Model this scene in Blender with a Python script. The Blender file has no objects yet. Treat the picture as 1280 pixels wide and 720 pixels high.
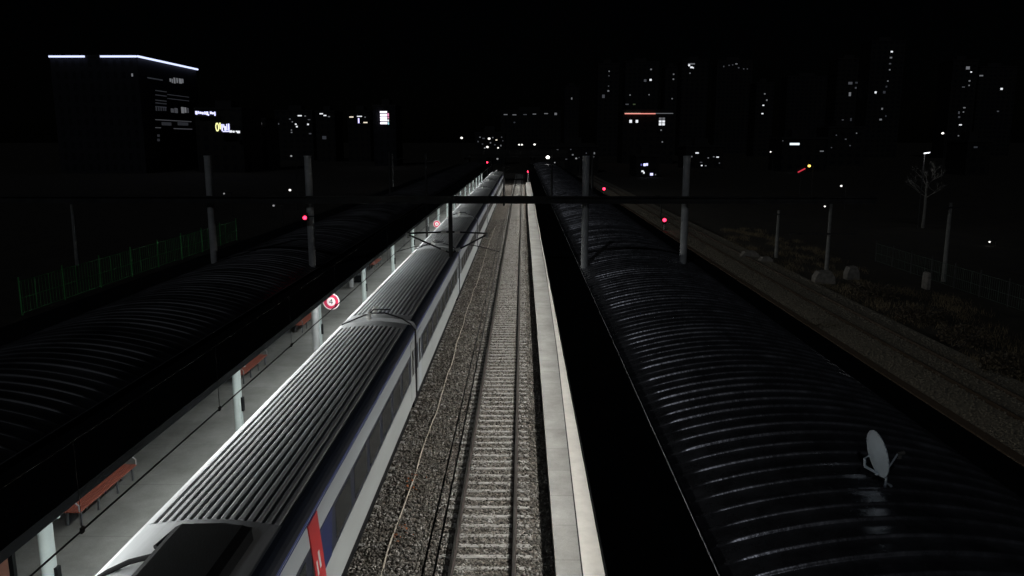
import bpy, math, random
import numpy as np
from mathutils import Vector, Matrix
random.seed(7)
rng = np.random.default_rng(11)
sc = bpy.context.scene
COL = sc.collection
R = math.radians

# ------------------------------------------------------------------ camera
F_PX, PITCH, YAW = 1000.0, R(10.43), R(0.733)
CAM = Vector((0, 0, 10.0))
cam_d = bpy.data.cameras.new('camera')
cam_d.sensor_width = 36
cam_d.lens = F_PX / 1280 * 36
cam_d.clip_end = 6000
cam = bpy.data.objects.new('camera', cam_d)
cam.location = CAM
cam.rotation_euler = (R(90) - PITCH, 0, YAW)
COL.objects.link(cam)
sc.camera = cam
M3 = cam.rotation_euler.to_matrix()
RT, UP, FW = M3 @ Vector((1, 0, 0)), M3 @ Vector((0, 1, 0)), M3 @ Vector((0, 0, -1))

def ray(px, py):
    return RT * ((px - 640) / F_PX) + UP * ((360 - py) / F_PX) + FW

def at(px, py, d):                      # point at distance d along the view axis
    return CAM + ray(px, py) * d

def atz(px, py, z):                     # point on the level z
    r = ray(px, py)
    return CAM + r * ((z - CAM.z) / r.z)

# ------------------------------------------------------------------ materials
MATS = {}
def nt(name):
    m = bpy.data.materials.new(name); m.use_nodes = True
    t = m.node_tree
    return m, t, t.nodes['Principled BSDF']

def mat(name, col, rough=0.6, metal=0.0, var=0.25, scale=3.0, bump=0.0, bscale=30.0, tint=None, spec=None, stretch=None):
    if name in MATS: return MATS[name]
    m, t, b = nt(name)
    tc = t.nodes.new('ShaderNodeTexCoord')
    src = tc.outputs['Object']
    if stretch:
        mp = t.nodes.new('ShaderNodeMapping'); mp.inputs['Scale'].default_value = stretch
        t.links.new(src, mp.inputs[0]); src = mp.outputs[0]
    n = t.nodes.new('ShaderNodeTexNoise'); n.inputs['Scale'].default_value = scale; n.inputs['Detail'].default_value = 6
    n.inputs['Roughness'].default_value = 0.65
    t.links.new(src, n.inputs['Vector'])
    r = t.nodes.new('ShaderNodeValToRGB')
    c2 = tint or col
    r.color_ramp.elements[0].position = 0.3; r.color_ramp.elements[1].position = 0.72
    r.color_ramp.elements[0].color = (*[max(0, c * (1 - var)) for c in c2], 1)
    r.color_ramp.elements[1].color = (*[min(1, c * (1 + var)) for c in col], 1)
    t.links.new(n.outputs['Fac'], r.inputs[0]); t.links.new(r.outputs[0], b.inputs['Base Color'])
    mr = t.nodes.new('ShaderNodeMapRange')
    mr.inputs['To Min'].default_value = max(0.05, rough - 0.12); mr.inputs['To Max'].default_value = min(1, rough + 0.12)
    t.links.new(n.outputs['Fac'], mr.inputs[0]); t.links.new(mr.outputs[0], b.inputs['Roughness'])
    b.inputs['Metallic'].default_value = metal
    if spec is not None: b.inputs['Specular IOR Level'].default_value = spec
    if bump:
        n2 = t.nodes.new('ShaderNodeTexNoise'); n2.inputs['Scale'].default_value = bscale; n2.inputs['Detail'].default_value = 5
        t.links.new(tc.outputs['Object'], n2.inputs['Vector'])
        bp = t.nodes.new('ShaderNodeBump'); bp.inputs['Strength'].default_value = bump; bp.inputs['Distance'].default_value = 0.02
        t.links.new(n2.outputs['Fac'], bp.inputs['Height']); t.links.new(bp.outputs[0], b.inputs['Normal'])
    MATS[name] = m
    return m

def glow(name, col, s):
    if name in MATS: return MATS[name]
    m, t, b = nt(name)
    b.inputs['Base Color'].default_value = (*[c * 0.5 for c in col], 1)
    b.inputs['Emission Color'].default_value = (*col, 1)
    b.inputs['Emission Strength'].default_value = s
    MATS[name] = m
    return m

def ballast_mat():
    m, t, b = nt('crushed_stone')
    tc = t.nodes.new('ShaderNodeTexCoord')
    v = t.nodes.new('ShaderNodeTexVoronoi'); v.inputs['Scale'].default_value = 17
    t.links.new(tc.outputs['Object'], v.inputs['Vector'])
    n = t.nodes.new('ShaderNodeTexNoise'); n.inputs['Scale'].default_value = 0.8; n.inputs['Detail'].default_value = 5
    t.links.new(tc.outputs['Object'], n.inputs['Vector'])
    sep = t.nodes.new('ShaderNodeSeparateColor'); t.links.new(v.outputs['Color'], sep.inputs[0])
    r = t.nodes.new('ShaderNodeValToRGB')
    r.color_ramp.elements[0].color = (0.06, 0.053, 0.045, 1); r.color_ramp.elements[1].color = (0.36, 0.33, 0.29, 1)
    e = r.color_ramp.elements.new(0.6); e.color = (0.15, 0.135, 0.115, 1)
    t.links.new(sep.outputs[0], r.inputs[0])
    mx = t.nodes.new('ShaderNodeMix'); mx.data_type = 'RGBA'; mx.blend_type = 'MULTIPLY'; mx.inputs[0].default_value = 0.6
    r2 = t.nodes.new('ShaderNodeValToRGB')
    r2.color_ramp.elements[0].position = .3; r2.color_ramp.elements[1].position = .7
    r2.color_ramp.elements[0].color = (0.5, 0.43, 0.36, 1); r2.color_ramp.elements[1].color = (1, 1, 1, 1)
    t.links.new(n.outputs['Fac'], r2.inputs[0])
    t.links.new(r.outputs[0], mx.inputs[6]); t.links.new(r2.outputs[0], mx.inputs[7])
    t.links.new(mx.outputs[2], b.inputs['Base Color']); b.inputs['Roughness'].default_value = 0.9
    bp = t.nodes.new('ShaderNodeBump'); bp.inputs['Strength'].default_value = 0.9; bp.inputs['Distance'].default_value = 0.04; bp.invert = True
    t.links.new(v.outputs['Distance'], bp.inputs['Height']); t.links.new(bp.outputs[0], b.inputs['Normal'])
    return m

def stone_mat():
    m, t, b = nt('loose_stone')
    g = t.nodes.new('ShaderNodeNewGeometry')
    r = t.nodes.new('ShaderNodeValToRGB')
    r.color_ramp.elements[0].color = (0.06, 0.057, 0.052, 1); r.color_ramp.elements[1].color = (0.46, 0.45, 0.43, 1)
    e = r.color_ramp.elements.new(0.55); e.color = (0.17, 0.16, 0.142, 1)
    e = r.color_ramp.elements.new(0.85); e.color = (0.27, 0.26, 0.235, 1)
    t.links.new(g.outputs['Random Per Island'], r.inputs[0])
    tc = t.nodes.new('ShaderNodeTexCoord'); n = t.nodes.new('ShaderNodeTexNoise'); n.inputs['Scale'].default_value = 1.1; n.inputs['Detail'].default_value = 5
    t.links.new(tc.outputs['Object'], n.inputs['Vector'])
    r2 = t.nodes.new('ShaderNodeValToRGB'); r2.color_ramp.elements[0].position = .35; r2.color_ramp.elements[1].position = .65
    r2.color_ramp.elements[0].color = (.5, .47, .42, 1); r2.color_ramp.elements[1].color = (1, 1, 1, 1)
    mx = t.nodes.new('ShaderNodeMix'); mx.data_type = 'RGBA'; mx.blend_type = 'MULTIPLY'; mx.inputs[0].default_value = .85
    t.links.new(n.outputs['Fac'], r2.inputs[0]); t.links.new(r.outputs[0], mx.inputs[6]); t.links.new(r2.outputs[0], mx.inputs[7])
    t.links.new(mx.outputs[2], b.inputs['Base Color'])
    b.inputs['Roughness'].default_value = 0.85
    return m

def concrete_mat(name, c, joint=0.0):
    m, t, b = nt(name)
    tc = t.nodes.new('ShaderNodeTexCoord')
    n = t.nodes.new('ShaderNodeTexNoise'); n.inputs['Scale'].default_value = 0.7; n.inputs['Detail'].default_value = 9; n.inputs['Roughness'].default_value = .7
    t.links.new(tc.outputs['Object'], n.inputs['Vector'])
    r = t.nodes.new('ShaderNodeValToRGB')
    r.color_ramp.elements[0].position = .3; r.color_ramp.elements[1].position = .68
    r.color_ramp.elements[0].color = (c[0]*.6, c[1]*.6, c[2]*.58, 1); r.color_ramp.elements[1].color = (c[0]*1.12, c[1]*1.12, c[2]*1.12, 1)
    t.links.new(n.outputs['Fac'], r.inputs[0])
    n3 = t.nodes.new('ShaderNodeTexNoise'); n3.inputs['Scale'].default_value = 60; n3.inputs['Detail'].default_value = 4
    t.links.new(tc.outputs['Object'], n3.inputs['Vector'])
    mx = t.nodes.new('ShaderNodeMix'); mx.data_type = 'RGBA'; mx.blend_type = 'OVERLAY'; mx.inputs[0].default_value = .35
    t.links.new(r.outputs[0], mx.inputs[6]); t.links.new(n3.outputs['Fac'], mx.inputs[7])
    out = mx.outputs[2]
    if joint:
        br = t.nodes.new('ShaderNodeTexBrick')
        br.offset = 0; br.inputs['Scale'].default_value = 1; br.inputs['Brick Width'].default_value = joint; br.inputs['Row Height'].default_value = joint
        br.inputs['Mortar Size'].default_value = 0.012
        br.inputs['Color1'].default_value = (1, 1, 1, 1); br.inputs['Color2'].default_value = (.87, .87, .86, 1); br.inputs['Mortar'].default_value = (.6, .6, .6, 1)
        t.links.new(tc.outputs['Object'], br.inputs['Vector'])
        m2 = t.nodes.new('ShaderNodeMix'); m2.data_type = 'RGBA'; m2.blend_type = 'MULTIPLY'; m2.inputs[0].default_value = 1
        t.links.new(out, m2.inputs[6]); t.links.new(br.outputs[0], m2.inputs[7]); out = m2.outputs[2]
    t.links.new(out, b.inputs['Base Color'])
    b.inputs['Roughness'].default_value = .8
    bp = t.nodes.new('ShaderNodeBump'); bp.inputs['Strength'].default_value = .25; bp.inputs['Distance'].default_value = .01
    t.links.new(n3.outputs['Fac'], bp.inputs['Height']); t.links.new(bp.outputs[0], b.inputs['Normal'])
    return m

def facade_mat(name, c, sx=3.2, sz=3.0):
    """wall with a procedural grid of unlit glazing (no window shown lit)"""
    m, t, b = nt(name)
    tc = t.nodes.new('ShaderNodeTexCoord')
    mp = t.nodes.new('ShaderNodeMapping'); mp.inputs['Rotation'].default_value = (R(90), 0, 0)
    t.links.new(tc.outputs['Object'], mp.inputs[0])
    br = t.nodes.new('ShaderNodeTexBrick'); br.offset = 0
    br.inputs['Scale'].default_value = 1; br.inputs['Brick Width'].default_value = sx; br.inputs['Row Height'].default_value = sz
    br.inputs['Mortar Size'].default_value = .75; br.inputs['Mortar Smooth'].default_value = 0
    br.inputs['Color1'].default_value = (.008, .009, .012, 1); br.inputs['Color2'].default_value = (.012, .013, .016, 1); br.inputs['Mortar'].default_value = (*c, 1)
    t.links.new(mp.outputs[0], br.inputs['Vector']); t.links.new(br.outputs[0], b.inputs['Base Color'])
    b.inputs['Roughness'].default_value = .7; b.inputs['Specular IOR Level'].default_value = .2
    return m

M_BALLAST = ballast_mat(); M_STONE = stone_mat()
M_PLAT = concrete_mat('platform_concrete', (.235, .24, .228), 3.0)
M_EDGE = concrete_mat('platform_edge_concrete', (.33, .33, .315), 1.7)
M_TACT = mat('tactile_block', (.68, .66, .61), .75, var=.12, scale=2.0, bump=.4, bscale=25)
M_GROUND = mat('dirt_ground', (.034, .029, .021), .95, var=.5, scale=.5, bump=.6, bscale=6)
M_GRAVEL = mat('dusty_gravel', (.20, .185, .15), .95, var=.45, scale=9, bump=.8, bscale=22)
M_RUST = mat('rusty_steel', (.075, .055, .04), .8, metal=.2, var=.4, scale=8)
M_RAILTOP = mat('worn_rail_steel', (.42, .40, .37), .33, metal=.95, var=.15, scale=2)
M_RAIL = mat('rail_steel', (.045, .035, .03), .7, metal=.2, var=.4, scale=12)
M_SLEEP = mat('sleeper_concrete', (.33, .325, .305), .85, var=.3, scale=5, bump=.4, bscale=40)
M_ROOF = mat('dark_corrugated_sheet', (.38, .38, .415), .28, metal=.86, var=.4, scale=2.2, bump=.3, bscale=11)
M_ROOF2 = mat('darkened_corrugated_sheet', (.055, .055, .06), .42, metal=.4, var=.7, scale=.7, spec=.3)  # darker copy of the roof sheet, left canopy's dimness put into colour
M_DECK = mat('dark_gutter_sheet', (.012, .014, .015), .8, var=.3, scale=2, spec=.1)
M_TRIM = mat('gutter_trim', (.5, .5, .5), .35, metal=.3, var=.4, scale=3)
M_COLUMN = mat('pale_green_paint', (.70, .79, .765), .42, var=.08, scale=2.5)
M_SILVER = mat('train_roof_silver', (.52, .53, .54), .55, metal=.05, var=.18, scale=1.6, stretch=(2, .25, 2))
M_GROOVE = mat('train_roof_groove', (.03, .03, .035), .7, var=.3, scale=3)
M_BODY = mat('train_white_paint', (.50, .545, .58), .38, var=.06, scale=1.2, stretch=(1, .2, 1))
M_LOWER = mat('train_grey_paint', (.46, .49, .49), .42, var=.1, scale=1.5, stretch=(1, .2, 1))
M_BLUE = mat('train_blue_paint', (.025, .05, .27), .4, var=.12, scale=2)
M_NAVY = mat('train_navy_band', (.022, .028, .05), .35, var=.2, scale=1.5)
M_EDGESHADE = mat('roof_edge_shade', (.011, .016, .028), .5, var=.2, scale=1.5)  # shade of the right roof shoulder put into a near-black navy
M_RED = mat('train_red_paint', (.62, .045, .05), .4, var=.1, scale=2)
M_WHITE = mat('white_paint', (.75, .75, .75), .45, var=.06, scale=3)
M_GLASS = mat('dark_train_glass', (.022, .028, .032), .16, var=.3, scale=.7)
M_DARK = mat('charcoal_equipment', (.011, .012, .013), .7, var=.4, scale=4, bump=.2, spec=.15)
M_RUBBER = mat('black_rubber', (.015, .015, .016), .8, var=.3, scale=6)
M_WIRE = mat('dark_wire', (.02, .02, .02), .6, var=.2, scale=5)
M_GALV = mat('galvanised_steel', (.42, .43, .43), .55, metal=.0, var=.2, scale=3)
M_BEAM = mat('weathered_beam_steel', (.045, .045, .045), .8, metal=.0, var=.4, scale=2, spec=.1)
M_PORC = mat('white_porcelain', (.8, .8, .77), .2, var=.05, scale=5)
M_BENCH = mat('orange_red_slats', (.36, .11, .075), .5, var=.25, scale=4, stretch=(6, 1, 6))
M_BLEG = mat('bench_leg_steel', (.16, .17, .18), .45, metal=.4, var=.2, scale=4)
M_SRED = mat('sign_red', (.60, .03, .09), .45, var=.06, scale=4)
M_SPINK = mat('sign_white', (.82, .76, .76), .45, var=.04, scale=4)
M_BLACK = mat('sign_black', (.015, .015, .015), .6, var=.2, scale=4)
M_CABLE = mat('pale_cable', (.44, .40, .33), .8, var=.25, scale=8)
M_FENCE = mat('green_fence_paint', (.07, .36, .10), .5, var=.2, scale=4)
M_FENCE2 = mat('darkened_fence_paint', (.03, .055, .04), .6, var=.3, scale=4)  # darker copy of the fence green, right fence's dimness painted in
M_GRASS = mat('dry_grass_blade', (.17, .135, .08), .9, var=.4, scale=3)
M_DISH = mat('dish_paint', (.70, .78, .84), .4, var=.12, scale=3)
M_BLOCK = mat('pale_concrete_block', (.17, .16, .145), .9, var=.5, scale=3, bump=.4)
M_PINK = mat('salmon_panel', (.62, .30, .22), .5, var=.1, scale=2)
M_BARK = mat('grey_bark', (.16, .14, .12), .9, var=.4, scale=6)
M_DRY = mat('dry_brush', (.07, .055, .035), .9, var=.5, scale=5)
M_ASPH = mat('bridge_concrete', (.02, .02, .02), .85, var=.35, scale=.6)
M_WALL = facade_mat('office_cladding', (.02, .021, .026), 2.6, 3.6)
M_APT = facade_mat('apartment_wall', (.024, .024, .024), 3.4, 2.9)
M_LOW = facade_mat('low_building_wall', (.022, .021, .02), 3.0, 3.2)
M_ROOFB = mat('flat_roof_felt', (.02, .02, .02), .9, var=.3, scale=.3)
G_WARM = glow('lit_window_warm', (1, .88, .70), 1.0)
G_WIN = glow('lit_window_white', (.92, .95, 1), 1.0)
G_DIM = glow('lit_window_dim', (.9, .93, 1), .14)
G_FAINT = glow('lit_window_faint', (.85, .88, 1), .05)
G_LED = glow('led_strip', (.62, .68, 1), 1.5)
G_LAMP = glow('lamp_lens', (1, .97, .9), 5)
G_BLUEL = glow('blue_white_sign', (.62, .62, 1), 1.6)
G_YEL = glow('yellow_sign', (.95, .95, .42), 1.3)
G_PINKS = glow('pink_sign', (1, .35, .6), 1.0)
G_TEAL = glow('teal_sign', (.45, .9, 1), 1.0)
G_REDL = glow('signal_red', (1, .025, .07), 6)
G_EAVE = glow('red_eave_strip', (1, .33, .27), 1.1)
G_AMBER = glow('amber_lamp', (1, .62, .12), 3)

# ------------------------------------------------------------------ mesh helpers
class MB:
    def __init__(s): s.v = []; s.f = []; s.mi = []
    def add(s, vs, fs, mi=0):
        b = len(s.v); s.v += [tuple(v) for v in vs]; s.f += [tuple(b + i for i in f) for f in fs]; s.mi += [mi] * len(fs)
        return s
    def box(s, x0, x1, y0, y1, z0, z1, mi=0):
        return s.add([(x0,y0,z0),(x1,y0,z0),(x1,y1,z0),(x0,y1,z0),(x0,y0,z1),(x1,y0,z1),(x1,y1,z1),(x0,y1,z1)],
                     [(0,3,2,1),(4,5,6,7),(0,1,5,4),(1,2,6,5),(2,3,7,6),(3,0,4,7)], mi)
    def tube(s, pts, r, n=8, mi=0, r1=None):
        pts = [Vector(p) for p in pts]; k = len(pts); vs = []; fs = []
        for i, p in enumerate(pts):
            d = (pts[min(i+1, k-1)] - pts[max(i-1, 0)]).normalized()
            a = Vector((0,0,1)) if abs(d.z) < .9 else Vector((1,0,0))
            u = d.cross(a).normalized(); w = d.cross(u)
            rr = r if r1 is None else r + (r1 - r) * i / max(1, k-1)
            for j in range(n):
                t = 2*math.pi*j/n
                vs.append(p + u*(math.cos(t)*rr) + w*(math.sin(t)*rr))
        for i in range(k-1):
            for j in range(n):
                fs.append((i*n+j, i*n+(j+1)%n, (i+1)*n+(j+1)%n, (i+1)*n+j))
        fs.append(tuple(range(n-1, -1, -1))); fs.append(tuple((k-1)*n+j for j in range(n)))
        return s.add(vs, fs, mi)
    def bar(s, a, b, w, h, mi=0):          # rectangular bar from a to b
        a, b = Vector(a), Vector(b); d = (b-a).normalized()
        q = Vector((0,0,1)) if abs(d.z) < .9 else Vector((0,1,0))
        u = d.cross(q).normalized(); v = u.cross(d)
        vs = []
        for p in (a, b):
            for sx, sz in ((-1,-1),(1,-1),(1,1),(-1,1)): vs.append(p + u*(sx*w/2) + v*(sz*h/2))
        return s.add(vs, [(0,1,2,3),(7,6,5,4),(0,4,5,1),(1,5,6,2),(2,6,7,3),(3,7,4,0)], mi)
    def prism(s, prof, y0, y1, mi=0):      # closed profile [(x,z)] run along y
        n = len(prof)
        vs = [(x, y0, z) for x, z in prof] + [(x, y1, z) for x, z in prof]
        return s.add(vs, [(i, (i+1) % n, n+(i+1) % n, n+i) for i in range(n)] + [tuple(range(n-1,-1,-1)), tuple(range(n, 2*n))], mi)
    def disc(s, c, ax, r, th, n=24, mi=0):
        ax = Vector(ax).normalized()
        return s.tube([Vector(c) - ax*th/2, Vector(c) + ax*th/2], r, n, mi)
    def ball(s, c, r, n=8, mi=0, sc_=(1,1,1)):
        vs = []; fs = []
        for i in range(n//2+1):
            p = math.pi*i/(n//2)
            for j in range(n):
                t = 2*math.pi*j/n
                vs.append((c[0]+r*sc_[0]*math.sin(p)*math.cos(t), c[1]+r*sc_[1]*math.sin(p)*math.sin(t), c[2]+r*sc_[2]*math.cos(p)))
        for i in range(n//2):
            for j in range(n): fs.append((i*n+j, (i+1)*n+j, (i+1)*n+(j+1)%n, i*n+(j+1)%n))
        return s.add(vs, fs, mi)
    def build(s, name, mats, parent=None, smooth=False, loc=None):
        me = bpy.data.meshes.new(name); me.from_pydata(s.v, [], s.f); me.update()
        for m in (mats if isinstance(mats, (list, tuple)) else [mats]): me.materials.append(m)
        if any(s.mi): me.polygons.foreach_set('material_index', s.mi)
        if smooth:
            me.polygons.foreach_set('use_smooth', [True]*len(me.polygons))
            me.set_sharp_from_angle(angle=R(40))
        o = bpy.data.objects.new(name, me); COL.objects.link(o)
        if parent: o.parent = parent
        if loc: o.location = loc
        return o

def tag(o, label=None, cat=None, group=None, kind=None):
    for k, v in (('label', label), ('category', cat), ('group', group), ('kind', kind)):
        if v: o[k] = v
    return o

def thing(name, label, cat, loc=(0,0,0), rz=0, group=None):
    o = bpy.data.objects.new(name, None); o.empty_display_size = .3
    o.location = loc; o.rotation_euler = (0, 0, rz); COL.objects.link(o)
    return tag(o, label, cat, group)

def copy_tree(o, parent=None):
    c = o.copy(); COL.objects.link(c)
    if parent: c.parent = parent
    for ch in list(o.children): copy_tree(ch, c)
    return c

ORD = ['first','second','third','fourth','fifth','sixth','seventh','eighth','ninth','tenth','eleventh','twelfth','thirteenth','fourteenth','fifteenth','sixteenth','seventeenth','eighteenth']

# ------------------------------------------------------------------ ground, ballast, platforms
Y0, Y1 = -6.0, 188.0
g = MB().box(-2500, 2500, -60, 4200, -1.3, -.32); tag(g.build('ground', M_GROUND), kind='structure')
tag(MB().box(-6.97, .775, Y0, 260, -.318, -.205).build('ballast_bed', M_BALLAST), kind='structure')
tag(MB().box(9.0, 21.5, Y0, 240, -.318, -.22).build('gravel_yard', M_GRAVEL), kind='structure')

pl = MB()
pl.box(.80, 9.0, Y0, Y1, -.318, .49)
tag(pl.build('platform', M_PLAT), kind='structure')
tag(MB().box(.775, 2.0, Y0, Y1, .36, .505).build('platform_edge', M_EDGE), kind='structure')
tp = MB(); e_ = [(Y0, 1.12), (17, 1.385), (36, 1.635), (60, 1.78), (Y1, 1.80)]
tv = [(x, y, .508) for y, x in e_] + [(2.1, y, .508) for y, x in e_]; tv += [(x, y, .47) for x, y, z in tv]; n_ = len(e_)
tf = []
for k in range(n_-1):
    a, b, c, d = k, k+n_, k+n_+1, k+1
    tf += [(a, b, c, d), (a+2*n_, d+2*n_, c+2*n_, b+2*n_), (a, d, d+2*n_, a+2*n_), (b, b+2*n_, c+2*n_, c)]
tp.add(tv, tf); tag(tp.build('tactile_path', M_TACT), kind='structure')
gp = MB(); gv = [(x-.035, y, .5065) for y, x in e_] + [(x-.001, y, .5065) for y, x in e_]
gp.add(gv, [(k, k+n_, k+n_+1, k+1) for k in range(n_-1)]); tag(gp.build('path_joint', mat('dark_joint', (.03,.03,.03), .9)), kind='structure')
tag(MB().box(-14.6, -7.0, Y0, Y1, -.318, .49).build('platform', M_PLAT), kind='structure')
tag(MB().box(-7.6, -6.98, Y0, Y1, .36, .505).build('platform_edge', M_EDGE), kind='structure')

# loose stones over the ballast, real little rocks
def stones(x0, x1, y0, y1, n, size, avoid=None, seed=1, zb=-.205, lab='loose grey crushed stones of the ballast around the tracks', nm='ballast_stones', mt_=None):
    r = np.random.default_rng(seed)
    P = np.stack([r.uniform(x0, x1, n), y0 + (y1-y0) * r.uniform(0, 1, n)**1.75, np.full(n, zb)], 1)
    if avoid is not None:
        keep = np.ones(n, bool)
        for a, b in avoid: keep &= ~((P[:,0] > a) & (P[:,0] < b))
        P = P[keep]
    n = len(P)
    base = np.array([(1,0,0),(-1,0,0),(0,1,0),(0,-1,0),(0,0,1),(0,0,-1)], float)
    fc = np.array([(0,2,4),(2,1,4),(1,3,4),(3,0,4),(2,0,5),(1,2,5),(3,1,5),(0,3,5)])
    S = size * r.uniform(.6, 1.35, (n,1,3)); J = r.uniform(.7, 1.25, (n,6,1))
    V = base[None] * J + r.uniform(-.25,.25,(n,6,3))
    V *= S; V[:,:,2] *= .75
    a = r.uniform(0, 2*np.pi, n); c, s = np.cos(a)[:,None], np.sin(a)[:,None]
    t = r.uniform(-.5,.5,n); ct, st = np.cos(t)[:,None], np.sin(t)[:,None]
    y, z = V[:,:,1]*ct - V[:,:,2]*st, V[:,:,1]*st + V[:,:,2]*ct
    V[:,:,1], V[:,:,2] = y, z
    x, y = V[:,:,0]*c - V[:,:,1]*s, V[:,:,0]*s + V[:,:,1]*c
    V[:,:,0], V[:,:,1] = x, y
    V += P[:,None,:]; lift = np.where(np.abs(P[:,0]+.94) > .82, .030, .019) * r.uniform(0, 1.6, n) - .006
    lift -= np.where(np.abs(np.abs(P[:,0]+.94)-.75) < .07, .05, 0)
    V[:,:,2] += lift[:,None]
    Fc = (fc[None] + (np.arange(n)*6)[:,None,None]).reshape(-1,3)
    me = bpy.data.meshes.new('ballast_stones')
    me.vertices.add(n*6); me.vertices.foreach_set('co', V.reshape(-1))
    me.loops.add(len(Fc)*3); me.loops.foreach_set('vertex_index', Fc.reshape(-1))
    me.polygons.add(len(Fc)); me.polygons.foreach_set('loop_start', np.arange(len(Fc))*3)
    me.update(calc_edges=True); me.validate()
    me.materials.append(mt_ or M_STONE)
    o = bpy.data.objects.new(nm, me); COL.objects.link(o)
    return tag(o, lab, 'gravel', kind='stuff')
stones(-4.6, .77, 13.5, 105, 60000, .048)

stones(13.5, 21.3, 17, 120, 26000, .06, seed=3, zb=-.222, lab='dim dusty gravel stones strewn over the yard right of the canopy', nm='yard_stones', mt_=M_GRAVEL)
# dry grass on the verge
def dry_grass(x0, x1, y0, y1, n, lab):
    r = np.random.default_rng(9)
    cx, cy = r.uniform(x0, x1, 160), y0 + (y1-y0)*r.uniform(0, 1, 160)**1.3
    k = r.integers(0, 160, n); x = cx[k] + r.normal(0, .35, n); y = cy[k] + r.normal(0, .8, n)
    h = r.uniform(.08, .42, n); a = r.uniform(0, 6.283, n); ln = r.normal(0, .12, (n, 2)); w = .012
    B = np.stack([x, y, np.full(n, -.32)], 1); dx = np.stack([np.cos(a)*w, np.sin(a)*w, np.zeros(n)], 1)
    T = B + np.stack([ln[:,0], ln[:,1], h], 1)
    V = np.stack([B-dx, B+dx, T], 1)
    me = bpy.data.meshes.new('dry_grass'); me.vertices.add(n*3); me.vertices.foreach_set('co', V.reshape(-1))
    me.loops.add(n*3); me.loops.foreach_set('vertex_index', np.arange(n*3)); me.polygons.add(n); me.polygons.foreach_set('loop_start', np.arange(n)*3)
    me.update(calc_edges=True); me.materials.append(M_GRASS); o = bpy.data.objects.new('dry_grass', me); COL.objects.link(o)
    tag(o, lab, 'grass', kind='stuff')
dry_grass(20.6, 28.5, 24, 95, 16000, 'dry brown grass tufts on the dark verge beside the rusty siding')

# ------------------------------------------------------------------ railway tracks
def rail_profile(x):
    return [(x-.065,-.17),(x+.065,-.17),(x+.065,-.155),(x+.012,-.13),(x+.012,-.045),(x+.036,-.032),(x+.036,-.004),(x-.036,-.004),(x-.036,-.032),(x-.012,-.045),(x-.012,-.13),(x-.065,-.155)]

def sleeper_mb(xc):
    m = MB(); h = 1.2
    m.prism([(xc-h,-.245),(xc+h,-.245),(xc+h-.03,-.172),(xc-h+.03,-.172)], -.078, .078)
    for rx in (-.75, .75):
        for s in (-.12, .12):
            m.box(xc+rx+s-.03, xc+rx+s+.03, -.05, .05, -.172, -.14)
    return m

def track(xc, label, y0, y1, pitch, top_m, side_m, sl_m, first=14.0):
    t = thing('railway_track', label, 'track', (xc, 0, 0))
    for s in (-.75, .75):
        r = MB().prism(rail_profile(s), y0, y1).build('rail', side_m, t)
        MB().box(s-.032, s+.032, y0, y1, -.004, 0).build('running_surface', top_m, r)
    base = sleeper_mb(0).build('sleeper', sl_m, t)
    y = first; k = 0; rest = MB()
    while y < y1:
        jx, jz = random.uniform(-.015,.015), random.uniform(-.008,.004)
        if k < 100:
            o = base if k == 0 else base.copy()
            if k: COL.objects.link(o)
            o.location = (jx, y, jz)
        else:
            m = sleeper_mb(jx); rest.add([(a, b+y, c+jz) for a, b, c in m.v], m.f)
        y += pitch; k += 1
    if rest.v: tag(rest.build('far_sleepers', sl_m, t), kind='stuff')
    return t
track(-.94, 'empty lit railway track on concrete sleepers between train and platform edge', Y0, 250, .545, M_RAILTOP, M_RAIL, M_SLEEP)
track(-5.20, 'railway track under the moving passenger train', Y0, 190, .545, M_RAILTOP, M_RAIL, M_SLEEP)
t3 = thing('railway_track', 'rusty unlit siding track beyond the ribbed canopy', 'track', (19.2, 0, 0))
for s in (-.75, .75):
    r_ = MB().prism([(a, b-.06) for a, b in rail_profile(s)], Y0, 235).build('rail', M_RUST, t3)
tr = MB().box(-.2, .2, Y0, 230, -.3, -.12)
tag(tr.build('cable_trough', M_RUST, loc=(16.15, 0, 0)), 'long brownish cable trough lying along the dim gravel yard', 'trough')
# pale cable lying on the ballast
pts = []
y = 12.0
while y < 95:
    pts.append((-3.3 + .025*math.sin(y*.9) + .04*math.sin(y*.21+1) + random.uniform(-.012,.012), y, -.15 + .03*math.sin(y*2.1))); y += .8
tag(MB().tube(pts, .022, 6).build('ground_cable', M_CABLE, smooth=True), 'pale wavy cable lying on the ballast beside the train', 'cable')
# leaf litter and small weeds on ballast
for (px, py, n) in ((515, 605, 26), (497, 668, 18)):
    c = atz(px, py, -.18); m = MB()
    for i in range(n):
        x, yy = c.x + random.gauss(0,.12), c.y + random.gauss(0,.4); a = random.uniform(0,6.28); s = random.uniform(.02,.04)
        d = Vector((math.cos(a), math.sin(a), random.uniform(-.2,.5)))*s; e = Vector((-math.sin(a), math.cos(a), random.uniform(-.3,.3)))*s*.6
        p = Vector((x, yy, -.135 + random.uniform(0,.03)))
        m.add([p-d-e, p+d-e, p+d+e, p-d+e], [(0,1,2,3)])
    tag(m.build('fallen_leaves', mat('rust_leaf', (.30,.10,.035), .8, var=.3)), 'rust brown fallen leaves scattered on the ballast', 'leaves', kind='stuff')

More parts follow.
